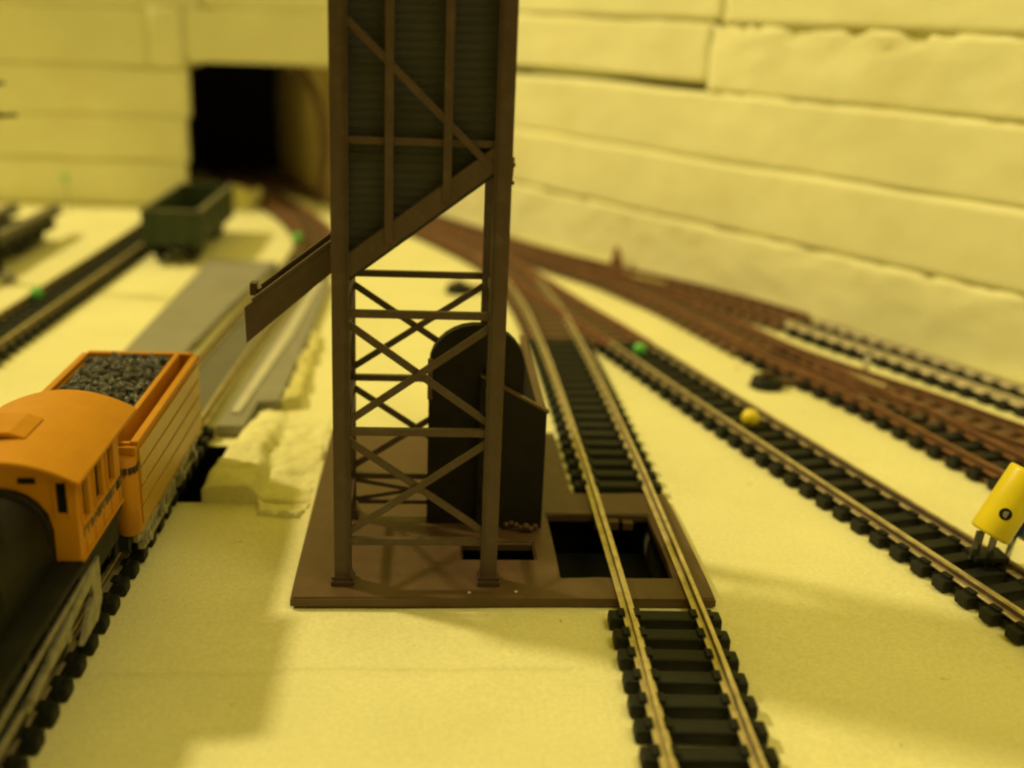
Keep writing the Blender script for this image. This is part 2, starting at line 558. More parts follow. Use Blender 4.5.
# tunnel interior: curved brown right wall, dark roof, boards added to keep light out
bm = bm_new()
pts = [(-3.6, 74.3), (-6.6, 75.6), (-8.7, 79), (-10.6, 84), (-12.2, 89)]
P = spline(pts, 0.6)
T = tangents(P)
rows = []
for p, t in zip(P, T):
    n = Vector((t.y, -t.x))
    rows.append([bm.verts.new((p.x + n.x * (o + 0.1 * fbm(p.x, p.y, z, .6)), p.y + n.y * o, z)) for o, z in
                 [(0.25, 0), (0.0, 1.5), (0.1, 3.5), (0.0, 6), (0.2, 9.0), (1.6, 9.02), (1.6, 0)]])
for a, b in zip(rows, rows[1:]):
    for i in range(6):
        bm.faces.new([a[i], b[i], b[i + 1], a[i + 1]])
bm.faces.new(rows[0]); bm.faces.new(rows[-1][::-1])
tag(ob('tunnel_lining', bm, M['tunnel_wall']), 'curved brownish foam lining inside the right side of the tunnel', 'tunnel lining')
bm = bm_new()
box(bm, -28, -1.0, 78.3, 93, 9.32, 9.8)
tag(ob('tunnel_roof', bm, M['table']), 'dark board roofing the inside of the tunnel', 'tunnel roof')
bm = bm_new()
box(bm, -28, 2, 92.1, 93, 0.03, 9.3)
tag(ob('back_baffle', bm, M['table']), 'dark board added against light at the far end of the tunnel', 'board')
bm = bm_new()
box(bm, -22.6, -16.7, 74.2, 74.9, 0.03, 9.25)
box(bm, -23.4, -22.7, 74.2, 92.0, 0.03, 9.25)
tag(ob('side_baffle', bm, M['table']), 'dark board added against light behind the foam along the left side of the tunnel', 'board')
bm = bm_new()
box(bm, -3.4, -2.8, 78.2, 92.0, 0.03, 9.25)
tag(ob('side_baffle', bm, M['table']), 'dark board added against light behind the curved lining on the right side of the tunnel', 'board')
bm = bm_new()
ar = [(-9.6, 9.0), (-8.6, 8.6), (-7.8, 7.4), (-7.3, 5.6), (-7.2, 3.6), (-7.5, 1.6), (-7.6, 0.2)]
for (xa, za), (xb, zb) in zip(ar, ar[1:]):
    bar(bm, (xa, 75.2 - (xa + 7) * .25, za), (xb, 75.2 - (xb + 7) * .25, zb), .55, .35)
tag(ob('tunnel_arch', bm, M['rust_sleeper']), 'dark arched rib curving down the right side of the tunnel mouth', 'arch')

# ------------------------------------------------------------------ tracks
T1 = [(4.95, 11.0), (5.05, 16.0), (5.2, 20.5), (5.3, 27.8), (5.3, 31), (5.28, 36), (5.2, 41), (4.95, 47), (4.3, 53), (3.2, 58.5)]
track('track', T1, 'black sleepered track that runs across the brown tower base and its pit',
      skip=lambda p: 21.3 < p.y < 27.45, start=0.35, rust_past=lambda p: p.y > 42.5, rail_rust=lambda p: p.y > 52)
T2 = [(17.3, 9.0), (14.9, 17.0), (13.88, 20.7), (12.35, 26.0), (10.2, 33.4), (9.1, 37.3), (7.52, 43.0), (5.97, 48.2), (4.3, 54.3), (2.8, 58.8), (0.4, 64.5), (-1.6, 68.5)]
track('track', T2, 'black track holding a yellow pin, with a yellow plug clipped on it', dz=0.012,
      skip=lambda p: False, start=0.2, rust_past=lambda p: p.y > 42.5, rail_rust=lambda p: p.y > 41.5)
T3 = [(22.5, 15.0), (19.5, 23.0), (17.57, 28.56), (16.76, 31.28), (15.85, 34.6), (14.9, 37.1), (13.86, 39.7), (12.6, 44.1), (11.5, 47.8), (10.6, 50.1), (9.3, 53.1), (7.8, 55.6), (5.6, 59.2), (1.2, 67.0), (-4.0, 74.6), (-9.8, 81.2), (-13.6, 86.5), (-16.0, 91)]
T3P = spline(T3, 0.5)


def near(path, p, d):
    return any((q - Vector((p.x, p.y))).length < d for q in path)


track('turnout_track', T3, 'rusty red brown track, nearer of the two brown ones, sweeping back to the tunnel', me=SL_RUST,
      rail='rust', dz=0.006, pitch=0.86, cat='railway track', lim=100, black_near=lambda p: p.y < 41, bed=True)
T3b = [(22.6, 25.2), (20.4, 29.2), (18.46, 32.55), (17.2, 35.06), (15.62, 37.68), (13.9, 40.9), (12.5, 45.0)]
track('turnout_track', T3b, 'rusty brown branch track squeezed between the nearer brown track and the far bright one',
      me=SL_RUST, rail='rust', dz=0.02, skip=lambda p: near(T3P, p, 1.0), start=0.3, bed=True)
T4 = [(24.3, 29.5), (21.5, 35.3), (20.27, 37.76), (18.77, 40.77), (17.56, 42.99), (16.5, 45.0), (16.2, 45.7)]
track('track', T4, 'short black track with bright silvery rails at the foot of the right wall', dz=0.004, rail='bright')
T4r = [(16.1, 45.9), (14.6, 48.4), (12.28, 51.5), (8.9, 55.4), (5.2, 60.2), (2.2, 65.2)]
T3bP = spline(T3b, 0.5)
track('turnout_track', T4r, 'rusty brown curved turnout leg along the wall leading into the bright rails', me=SL_RUST,
      rail='rust', dz=0.028, skip=lambda p: near(T3P, p, 1.5) or near(T3bP, p, 0.8), start=0.2, bed=True)
T0 = [(-7.95, 4.0), (-7.9, 10.0), (-7.85, 16.0), (-7.8, 22.0), (-7.75, 28.0), (-7.65, 34.0), (-7.35, 41.0), (-6.9, 48.0), (-6.3, 55.0), (-6.3, 61.0), (-7.6, 67.0), (-9.8, 73.0), (-12.2, 79.0), (-14.6, 85), (-17.0, 90.5)]
track('track', T0, 'black track carrying the orange steam engine on the left, through the grey crossing boards',
      skip=lambda p: 32.4 < p.y < 52.5, start=0.1, dz=0.016, rust_past=lambda p: p.y > 57, rail_rust=lambda p: p.y > 59)
TS = [(-16.9, 22.0), (-16.75, 30.0), (-16.5, 38.0), (-16.3, 45.0), (-16.1, 52.0), (-15.95, 58.0), (-15.9, 66), (-16.2, 72.3)]
track('track', TS, 'dark siding track on the far left running up to the green wagon', dz=0.0)

# ------------------------------------------------------------------ grey crossing boards, foam bits
bm = bm_new()
box(bm, -11.2, -8.95, 32.0, 55.6, 0.03, 0.34, 0.03)
prism(bm, [(-8.99, 41), (-8.99, 55.55), (-7.75, 55.55), (-8.6, 46), (-8.9, 41)], 'z', 0.035, 0.336)
tag(ob('platform_board', bm, M['grey']), 'wide flat grey board lying between the green wagon and the orange tender', 'board')
bm = bm_new()
P = [p for p in spline(T0, 0.5) if 32.6 < p.y < 52]
T = tangents(P)
prism(bm, [(p.x - 0.62, p.y) for p in P] + [(p.x + 0.62, p.y) for p in P[::-1]], 'z', 0.04, 0.33)
tag(ob('infill_board', bm, M['grey_dark']), 'dark grey infill board laid between the rails behind the tender', 'board')
bm = bm_new()
prism(bm, [(-6.45, 31.9), (-5.6, 31.9), (-5.55, 34.2), (-4.86, 34.3), (-4.78, 42), (-4.75, 52.0), (-4.95, 52.0), (-5.6, 48), (-6.1, 41)], 'z', 0.03, 0.34, 0.03)
gr = tag(ob('ramp_board', bm, M['grey']), 'narrow grey board to the right of the rails, under the tower chute', 'board')
bm = bm_new()
prism(bm, [(-6.2, 33.0), (-5.9, 33.0), (-5.35, 42), (-5.1, 51.5), (-5.4, 51.5), (-5.75, 42)], 'z', 0.345, 0.40, 0.02)
ob('edge_strip', bm, M['grey_light'], gr, 'paler strip along the board')


def crumble(name, quad, z0, z1, label, cat, seed=0, amp=0.1, res=0.2, material='foam_cut', zfun=None, wob=0.35):
    """broken foam chunk over a four cornered footprint: rough top, torn sides"""
    q = [Vector(p) for p in quad]
    nu = max(4, int(max((q[1] - q[0]).length, (q[2] - q[3]).length) / res))
    nv = max(4, int(max((q[3] - q[0]).length, (q[2] - q[1]).length) / res))
    bm = bm_new()
    V = {}
    for i in range(nu + 1):
        for j in range(nv + 1):
            u, v = i / nu, j / nv
            p = (q[0] * (1 - u) + q[1] * u) * (1 - v) + (q[3] * (1 - u) + q[2] * u) * v
            x, y = p.x, p.y
            h = zfun(x, y) if zfun else z1
            e = min(u * nu, (1 - u) * nu, v * nv, (1 - v) * nv)
            h -= 0.05 if e < 0.5 else 0
            V[i, j] = bm.verts.new((x + wob * amp * fbm(x, y, seed + 7, 1.6), y + wob * amp * fbm(x, y, seed + 3, 1.6),
                                    max(z0 + 0.02, h + amp * fbm(x, y, seed, 1.1) + amp * 0.6 * fbm(x, y, seed, 3.1))))
    for i in range(nu):
        for j in range(nv):
            f = bm.faces.new([V[i, j], V[i + 1, j], V[i + 1, j + 1], V[i, j + 1]])
            f.smooth = True
    ex = bmesh.ops.extrude_edge_only(bm, edges=[e for e in bm.edges if e.is_boundary])
    for v in [g for g in ex['geom'] if isinstance(g, bmesh.types.BMVert)]:
        v.co.z = z0
    return tag(ob(name, bm, M[material]), label, cat)


def blk(x, y):
    def sm(t):
        t = min(1, max(0, t))
        return t * t * (3 - 2 * t)
    edge = 0.45 + 0.35 * fbm(x, y, 4, 0.5)          # ragged line where the chunk breaks down to the sheet
    k = sm((-4.75 + edge * 0.7 - x) / 0.35)
    slope_ = 0.16 * sm((-3.1 - x) / 1.2)
    return -0.05 + (0.33 * k + slope_ + 0.04) * (0.4 + 0.6 * sm((34.2 - y) / 4.5))


crumble('foam_block', [(-5.93, 27.07), (-3.02, 27.07), (-3.05, 33.9), (-5.42, 33.9)], -0.3, 0.7,
        'crumbly raised foam block beside the rails, just behind the orange tender', 'foam block', seed=2, amp=0.085, zfun=blk, material='foam', wob=0.1, res=0.12)
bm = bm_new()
box(bm, -5.99, -5.955, 27.07, 31.19, -2.9, -0.03)  # black panels added to stand for the shade inside the gap
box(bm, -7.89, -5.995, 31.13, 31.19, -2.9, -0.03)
tag(ob('gap_shade', bm, M['pit']), 'added black panels shading the gap in the foam beneath the rails beside the raised foam block', 'gap')
crumble('foam_crumb', [(-4.82, 34.4), (-4.2, 34.6), (-4.35, 43), (-4.72, 43)], -0.1, 0.26,
        'torn yellow foam edge along the right side of the narrow grey board', 'foam scrap', seed=5, amp=0.22, material='foam_cut')
crumble('foam_crumb', [(-4.4, 26.4), (-3.3, 26.2), (-3.1, 27.02), (-4.5, 27.04)], -0.1, 0.14,
        'small pile of foam crumbs at the broken front corner of the foam block', 'foam scrap', seed=9, amp=0.22, res=0.09, material='foam')
crumble('foam_crumb', [(-13.4, 73.0), (-11.9, 72.6), (-11.4, 75.5), (-13, 75.6)], -0.1, 0.9,
        'rough bright foam lumps on the floor just inside the tunnel mouth', 'foam scrap', seed=12, amp=0.6, res=0.3)

# ------------------------------------------------------------------ tower base plate
bp_ = thing('base_plate', (1.8, 24, 0), 'flat brown plastic base plate with a rectangular pit opening under the rails', 'base plate')
bm = bm_new()
# cells of the plate, leaving out the pit, the small slot and the notch for the sleepers
PT = 0.235
px = [-2.95, 0.88, 2.6, 3.12, 3.93, 5.78, 6.54]
py = [21.62, 22.62, 23.5, 24.36, 26.05, 27.42, 32.05]
def keep(x, y):
    if 3.12 < x < 5.78 and 22.62 < y < 26.05: return False
    if 0.88 < x < 2.6 and 23.5 < y < 24.36: return False
    if x > 3.93 and y > 27.42: return False
    return True
V = {}
def pv(i, j):
    if (i, j) not in V: V[i, j] = bm.verts.new((px[i], py[j], PT))
    return V[i, j]
for i in range(len(px) - 1):
    for j in range(len(py) - 1):
        if keep((px[i] + px[i + 1]) / 2, (py[j] + py[j + 1]) / 2):
            bm.faces.new([pv(i, j), pv(i + 1, j), pv(i + 1, j + 1), pv(i, j + 1)])
r = bmesh.ops.extrude_edge_only(bm, edges=[e for e in bm.edges if e.is_boundary])
newv = [g for g in r['geom'] if isinstance(g, bmesh.types.BMVert)]
for v in newv: v.co.z = 0.03
top_edges = [e for e in bm.edges if all(abs(v.co.z - PT) < 1e-6 for v in e.verts) and e.calc_face_angle(0) > 1]
bmesh.ops.bevel(bm, geom=top_edges, offset=0.05, segments=3, affect='EDGES')
ob('plate', bm, M['brown'], bp_)
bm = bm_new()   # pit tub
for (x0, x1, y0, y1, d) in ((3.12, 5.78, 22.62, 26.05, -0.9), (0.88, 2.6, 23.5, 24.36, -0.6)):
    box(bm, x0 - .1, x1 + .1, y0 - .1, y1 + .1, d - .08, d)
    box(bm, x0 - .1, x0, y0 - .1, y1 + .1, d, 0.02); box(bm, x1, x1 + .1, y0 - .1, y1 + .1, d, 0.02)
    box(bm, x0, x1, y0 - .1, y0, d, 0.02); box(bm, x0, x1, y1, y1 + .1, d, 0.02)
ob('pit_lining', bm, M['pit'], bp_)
bm = bm_new()
for k in range(3):
    box(bm, 4.35 + k * 0.38, 4.62 + k * 0.38, 25.78, 26.03, -0.1, 0.17 - 0.03 * k, 0.02)
ob('pit_ledge', bm, M['brown'], bp_)
bm = bm_new()
for x, y in ((0.98, 21.78), (2.03, 21.82)):
    sphere(bm, (x, y + .1, PT), 0.05, 1, (1, 1, .6))
ob('glue_speck', bm, M['grey_light'], bp_)

# ------------------------------------------------------------------ coaling tower
TX0, TX1, TY0, TY1 = -1.85, 1.42, 22.4, 25.9
tw = thing('coaling_tower', ((TX0 + TX1) / 2, 24.1, 0.3), 'tall dark brown coaling tower on cross braced legs with a slanted bin floor', 'tower')


def leg_bm(x, y):
    bm = bm_new()
    z0, z1 = 0.36, 15.4
    box(bm, x - 0.18, x + 0.18, y - 0.19, y - 0.12, z0, z1)           # front flange
    box(bm, x - 0.18, x + 0.18, y + 0.12, y + 0.19, z0, z1)           # back flange
    box(bm, x - 0.10, x + 0.10, y - 0.125, y + 0.125, z0, z1)         # web
    s = 1 if x < 0 else -1
    if y < 24:                                                        # worn ridges along the inner edge
        box(bm, x + s * .115 - .012, x + s * .115 + .012, y - 0.212, y - 0.188, z0, z1)
        box(bm, x + s * .166 - .012, x + s * .166 + .012, y - 0.22, y - 0.188, z0, z1)
    return bm


for x in (TX0, TX1):
    for y in (TY0, TY1):
        x = x - 0.13 if (x < 0 and y > 24) else x
        lg = ob('leg', leg_bm(x, y), M['brown_tower'], tw)
        bm = bm_new()
        box(bm, x - 0.26, x + 0.26, y - 0.26, y + 0.26, 0.237, 0.36, 0.02)
        box(bm, x - 0.21, x + 0.21, y - 0.21, y + 0.21, 0.36, 0.46, 0.02)
        for sx in (-1, 1):
            tube(bm, (x + sx * 0.22, y - 0.2, 0.39), (x + sx * 0.22, y - 0.2, 0.45), 0.035, n=8)
        ft = ob('foot', bm, M['brown_tower'], lg)

LV = [1.27, 3.88, 6.5]
for y, zo in ((TY0 - 0.05, 0.0), (TY1 + 0.05, 0.05)):
    w = 0.155 if y < 24 else 0.15
    for k, z in enumerate(LV):
        if y < 24 and k == 2 and False:
            continue
        bm = bm_new(); bar(bm, (TX0 + (.1 if y < 24 else -.06), y, z + zo), (TX1 - .1, y, z + zo), w, 0.14)
        ob('cross_beam', bm, M['brown_tower'], tw)
    for k, (za, zb) in enumerate(((1.27, 3.88), (3.88, 6.5)) if y < 24 else ((1.27, 3.88), (3.88, 6.5))):
        inset = 0.22
        for s in (0, 1):
            a, b = (za + inset, zb - inset) if s == 0 else (zb - inset, za + inset)
            bm = bm_new(); bar(bm, (TX0 + (.12 if y < 24 else -.08), y + (0.03 if s else -0.03), a + zo), (TX1 - .12, y + (0.03 if s else -0.03), b + zo), w, 0.07)
            ob('brace', bm, M['brown_tower'], tw)
for x in (TX0, TX1):
    for z in LV:
        bm = bm_new(); bar(bm, (x, TY0 + .15, z + .02), (x, TY1 - .15, z + .02), 0.14, 0.12, side=(1, 0, 0))
        ob('cross_beam', bm, M['brown_tower'], tw)
for x in (TX0, TX1):                                 # bracing on the two side faces
    for za, zb in ((1.27, 3.88), (3.88, 6.5)):
        for a, b in ((za + .2, zb - .2), (zb - .2, za + .2)):
            bm = bm_new(); bar(bm, (x + (.03 if a < b else -.03), TY0 + .15, a), (x + (.03 if a < b else -.03), TY1 - .15, b), 0.12, 0.05, side=(1, 0, 0))
            ob('brace', bm, M['brown_tower'], tw)
for a, b in ((0.66, 1.24), (1.24, 0.66)):
    bm = bm_new(); bar(bm, (TX0 - .05, TY1 + (.03 if a < b else -.03), a), (TX1 - .1, TY1 + (.03 if a < b else -.03), b), 0.10, 0.05)
    ob('brace', bm, M['brown_tower'], tw)
bm = bm_new()
bar(bm, (TX0 + .1, TY1, 0.62), (TX1 - .1, TY1, 0.62), 0.10, 0.1)
ob('cross_beam', bm, M['brown_tower'], tw)


# bin: a box whose floor slopes down to the left
def slope(x):
    return 7.42 + (x + 1.64) * (2.14 / 2.80)


bm = bm_new()
bx0, bx1 = TX0 + 0.12, TX1 - 0.12
prism(bm, [(bx0, slope(bx0) + .12), (bx1, slope(bx1) + .12), (bx1, 15.3), (bx0, 15.3)], 'y', TY0 + 0.10, TY1 - 0.06)
bn = ob('bin', bm, M['bin'], tw)
bm = bm_new()   # clapboard ribs
z = 7.9
while z < 15.2:
    xr = bx1 if slope(bx1) + .12 < z else bx0 + (z - slope(bx0) - 0.15) / (2.14 / 2.80)
    if xr > bx0 + .15:
        box(bm, bx0 + 0.04, xr - 0.04, TY0 + 0.085, TY0 + 0.105, z, z + 0.022)
    z += 0.17
ob('board_ridges', bm, M['bin'], bn)
bm = bm_new()   # sloping floor plate and its front flange
d = Vector((2.80, 0, 2.14)).normalized()
prism(bm, [(-1.70, slope(-1.70) - .13), (1.26, slope(1.26) - .13), (1.26, slope(1.26) + .40), (-1.70, slope(-1.70) + .40)], 'y', TY0 - 0.16, TY0 + 0.09, 0.015)
ob('floor_beam', bm, M['brown_tower'], tw)
bm = bm_new()
prism(bm, [(-1.72, slope(-1.72) - .24), (1.26, slope(1.26) - .24), (1.26, slope(1.26) + .115), (-1.72, slope(-1.72) + .115)], 'y', TY0 + 0.094, TY1 - 0.05)
ob('bin_floor', bm, M['bin'], tw)
yf = TY0 - 0.02
for x, w in ((-0.86, 0.17), (0.30, 0.17)):
    bm = bm_new(); box(bm, x - w / 2, x + w / 2, TY0 - 0.20, TY0 + 0.08, slope(x) + 0.0, 15.3)
    ob('stile', bm, M['brown_tower'], tw)
bm = bm_new(); box(bm, TX0 + .17, TX1 - .17, TY0 - 0.10, TY0 + 0.07, 9.98, 10.12)
ob('cross_beam', bm, M['brown_tower'], tw)
bm = bm_new(); bar(bm, (-1.68, TY0 - 0.145, 12.32), (1.32, TY0 - 0.145, 9.48), 0.15, 0.06)
ob('brace', bm, M['brown_tower'], tw)
bm = bm_new(); box(bm, TX0 + .17, TX1 - .17, TY0 - 0.10, TY0 + 0.07, 13.6, 13.74)
ob('cross_beam', bm, M['brown_tower'], tw)
bm = bm_new(); box(bm, TX0 - .4, TX1 + .4, TY0 - .4, TY1 + .4, 15.41, 15.62, 0.04)
ob('roof', bm, M['brown_tower'], tw)
bm = bm_new()   # small knobs on the right leg
sphere(bm, (TX1 + .2, TY0 - .05, 9.66), 0.06, 1); sphere(bm, (TX1 + .2, TY0 - .05, 9.3), 0.05, 1)
tube(bm, (TX1 + .16, TY0 + .05, 9.2), (TX1 + .2, TY0 + .05, 9.8), 0.04, n=8)
ob('hinge', bm, M['brown_tower'], tw)
# chute
ch = None
bm = bm_new()
prism(bm, [(-3.92, 6.42), (-3.90, 5.64), (-1.9, 7.38), (-1.7, 8.02), (-1.95, 7.92)], 'y', 22.93, 23.03)
prism(bm, [(-3.92, 6.42), (-3.90, 5.64), (-1.9, 7.38), (-1.7, 8.02), (-1.95, 7.92)], 'y', 24.25, 24.35)
prism(bm, [(-3.88, 5.70), (-3.885, 5.80), (-1.9, 7.52), (-1.9, 7.42)], 'y', 23.035, 24.245)
ch = ob('chute', bm, M['brown_tower'], tw)
bm = bm_new()
bar(bm, (-3.75, 22.98, 6.58), (-1.9, 22.98, 8.02), 0.07, 0.16)
ob('rim', bm, M['brown_tower'], ch)
bm = bm_new()
bar(bm, (-3.75, 24.30, 6.58), (-1.9, 24.30, 8.02), 0.07, 0.16)
ob('rim', bm, M['brown_tower'], ch)
bm = bm_new()
box(bm, -4.0, -3.84, 24.15, 24.45, 6.38, 6.66, 0.02)
ob('end_knob', bm, M['brown_tower'], ch)

# ------------------------------------------------------------------ dark hopper box behind the tower legs
hb = thing('hopper_box', (1.5, 28, 0.3), 'dark open hopper with a sloped front rim and a rounded hood behind the tower legs', 'hopper')
bm = bm_new()
prism(bm, [(1.25, 0.237), (2.9, 0.237), (2.9, 3.35), (1.25, 4.25)], 'y', 25.2 + 0.95, 25.36 + 0.95)
ob('front_wall', bm, M['pitbox'], hb)
bm = bm_new()
bar(bm, (1.25, 26.23, 4.27), (2.94, 26.23, 3.34), 0.06, 0.2)
ob('rim', bm, M['brown'], hb)
for o_ in hb.children:
    o_.location.y -= 0.95
bm = bm_new()
prism(bm, [(25.37, 0.237), (32.0, 0.237), (32.0, 3.3), (25.37, 3.3)], 'x', 2.74, 2.86)
ob('side_wall', bm, M['pitbox'], hb)
bm = bm_new()
box(bm, 2.70, 2.90, 25.30, 32.0, 3.302, 3.37)
ob('rim', bm, M['brown'], hb)
bm = bm_new()
prism(bm, [(25.30, 3.6), (25.40, 3.6), (25.40, 4.62), (25.30, 4.6)], 'x', -0.03, 0.09)
ob('edge_strip', bm, M['brown'], hb)
bm = bm_new()
arc = [(0.0, 0.237), (0.0, 4.42)] + [(1.16 + 1.16 * math.cos(t), 4.42 + 1.02 * math.sin(t)) for t in
       [math.radians(a) for a in range(168, -1, -12)]] + [(2.32, 0.237)]
prism(bm, arc, 'y', 25.42, 25.85, 0.03)
ob('hood', bm, M['pitbox'], hb)
bm = bm_new()
box(bm, 0.16, 2.72, 31.85, 31.98, 0.237, 3.1)
ob('back_wall', bm, M['pitbox'], hb)
bm = bm_new()
for k in range(7):
    sphere(bm, (2.0 + 0.12 * k, 25.0 + random.uniform(-.12, .1), 0.34 + random.uniform(0, .1)), random.uniform(.07, .13), 1)
ob('debris', bm, M['brown'], hb)  # loose debris lumps at the foot of the hopper

# ------------------------------------------------------------------ orange tender
td = thing('tender', (-7.83, 25.6, 0.45), 'orange planked tender filled with coal, coupled behind the orange cab', 'railway tender')
X0, X1, Y0, Y1 = -9.36, -6.32, 22.3, 29.3
bm = bm_new()
box(bm, X0 + 0.02, X1 - 0.02, Y0 + .35, Y1 - .02, 1.3, 2.55)
box(bm, X1 - 0.10, X1, Y0 + .35, Y1, 1.28, 3.30, 0.015)
box(bm, X0, X0 + 0.10, Y0 + .35, Y1, 1.28, 3.30, 0.015)
box(bm, X0 + .103, X1 - .103, Y1 - 0.14, Y1, 1.32, 3.36)
box(bm, X0 + .103, X1 - .103, Y0 + 0.36, Y0 + .5, 1.32, 3.30)
# curved front corner posts
for sx in (X0 + 0.24, X1 - 0.24):
    tube(bm, (sx, Y0 + 0.34, 1.3), (sx, Y0 + 0.34, 3.12), 0.238, n=24)
bd = ob('body', bm, M['orange'], td)
bm = bm_new()
for s, xx in ((1, X1), (-1, X0)):                    # raised planks on both sides
    zz = 1.42
    for k in range(4):
        xa, xb = (xx + .003, xx + .045) if s > 0 else (xx - .045, xx - .003)
        box(bm, xa, xb, Y0 + 0.55, Y1 - 0.12, zz, zz + 0.40, 0.014)
        zz += 0.455
ob('side_planks', bm, M['orange_pale'], bd)
bm = bm_new()                                         # rim and inner bunker walls
for (a, b) in ((X1 - 0.14, X1 + 0.03), (X0 - 0.03, X0 + 0.14)):
    box(bm, a, b, Y0 + 0.5, Y1 + .02, 3.303, 3.40, 0.02)
    ob('rim', bm, M['orange'], bd)
    bm = bm_new()
for (a, b) in ((X1 - 0.55, X1 - 0.42), (X0 + 0.145, X0 + 0.20)):
    box(bm, a, b, Y0 + 0.5, Y1 - .18, 2.56, 3.50 if a > -8 else 3.3, 0.02)
box(bm, X0 + .15, X1 - .15, Y1 - 0.16, Y1 + 0.04, 3.362, 3.46, 0.02)
box(bm, X1 - .415, X1 - .145, Y0 + .5, Y0 + .62, 2.56, 3.36, 0.01)
ob('bunker_wall', bm, M['orange'], bd)
bm = bm_new()
for k in range(7):
    th = math.radians(-100 + 25 * k)
    sx, sy = X1 - 0.24 + 0.245 * math.cos(th), Y0 + 0.34 + 0.245 * math.sin(th)
    box(bm, sx - .035, sx + .035, sy - .035, sy + .035, 2.78, 2.92)
box(bm, X1 + .001, X1 + .02, Y0 + .36, Y0 + .54, 2.80, 2.93)
ob('dark_band', bm, M['dark_print'], bd)
bm = bm_new()
random.seed(3)
cx0, cx1 = X0 + 0.21, X1 - 0.56
box(bm, cx0, cx1, Y0 + .52, Y1 - .17, 2.57, 3.24)
for k in range(1500):
    x, y = random.uniform(cx0 + .06, cx1 - .06), random.uniform(Y0 + .58, Y1 - .22)
    r = random.uniform(.045, .10)
    hz = 3.26 + 0.12 * math.sin(math.pi * (x - cx0) / (cx1 - cx0)) + random.uniform(-.03, .09)
    g = bmesh.ops.create_icosphere(bm, subdivisions=1, radius=r)
    rot = Matrix.Rotation(random.uniform(0, 6.3), 3, Vector((random.random(), random.random(), random.random() + .1)).normalized())
    sc = Vector((random.uniform(.7, 1.3), random.uniform(.7, 1.3), random.uniform(.5, 1)))
    for v in g['verts']:
        v.co = rot @ Vector((v.co.x * sc.x * random.uniform(.8, 1.2), v.co.y * sc.y, v.co.z * sc.z)) + Vector((x, y, hz))
ob('coal_load', bm, M['coal'], td)
bm = bm_new()
for xx in (X0 + 0.25, X1 - 0.40):
    box(bm, xx, xx + 0.15, Y0 + .2, Y1 - .15, 1.0, 1.27)
box(bm, X0 + .42, X1 - .42, Y0 + .1, Y1 - .1, 1.05, 1.26)
for yy in (Y0 + .05, Y1 - .2):
    box(bm, X0 + .2, X1 - .2, yy, yy + .15, 0.95, 1.27)
ob('underframe', bm, M['loco'], td)


def wheel_bm(x, y, z, r, w=0.28, spokes=0):
    bm = bm_new()
    s = 1 if x > -7.8 else -1
    if spokes:
        n = 28
        for k in range(n):
            a, b = 2 * math.pi * k / n, 2 * math.pi * (k + 1) / n
            pts = [(math.cos(t) * q, math.sin(t) * q) for t, q in ((a, r), (b, r), (b, r * .84), (a, r * .84))]
            A = [bm.verts.new((x - w / 2, y + c, z + d_)) for c, d_ in pts]
            B = [bm.verts.new((x + w / 2, y + c, z + d_)) for c, d_ in pts]
            for i, j in ((0, 1), (2, 3)):
                bm.faces.new([A[i], A[j], B[j], B[i]])
            bm.faces.new(A); bm.faces.new(B[::-1])
        for k in range(spokes):
            t = 2 * math.pi * k / spokes
            bar(bm, (x, y, z), (x, y + math.cos(t) * r * .86, z + math.sin(t) * r * .86), 0.09, 0.12, side=(1, 0, 0))
        tube(bm, (x - w * .6, y, z), (x + w * .6, y, z), r * .25, n=16)
    else:
        tube(bm, (x - w / 2, y, z), (x + w / 2, y, z), r, n=28)
        tube(bm, (x + s * w / 2, y, z), (x + s * w * .7, y, z), r * .35, n=14)
    return bm


RT = 0.47
for by in (24.1, 27.6):
    for s in (-1, 1):
        bm = bm_new()                                # grey side frame of each bogie
        xx = -7.83 + s * 1.36
        box(bm, xx - .09, xx + .09, by - 1.15, by + 1.15, 0.98, 1.20, 0.02)
        box(bm, xx - .08, xx + .08, by - 0.95, by + .95, 0.62, 0.78, 0.02)
        for q in (-.72, .72):
            box(bm, xx - .13, xx + .13, by + q - .17, by + q + .17, 0.70, 1.12, 0.02)
            tube(bm, (xx + s * .12, by + q, .86), (xx + s * .2, by + q, .86), .11, n=12)
        for q in (-.35, -.12, .12, .35):
            tube(bm, (xx, by + q, .76), (xx, by + q, 1.0), .07, n=8)
        fr = ob('bogie_frame', bm, M['steel'], td)
        for q in (-.72, .72):
            ob('wheel', wheel_bm(-7.83 + s * .82, by + q, RT + .45, .43), M['loco'], td)

# ------------------------------------------------------------------ orange cab steam engine
lc = thing('steam_engine', (-7.8, 17, 0.45), 'black boilered steam engine with an orange cab, cut off by the left edge', 'locomotive')
CX0, CX1, CY0, CY1, CZ0, CZ1 = -9.1, -6.48, 19.15, 22.0, 2.40, 4.02
cx = (CX0 + CX1) / 2
bm = bm_new()
# front wall with arch round the boiler (built from an outline with the arch cut away) and two window openings
R0 = 0.86


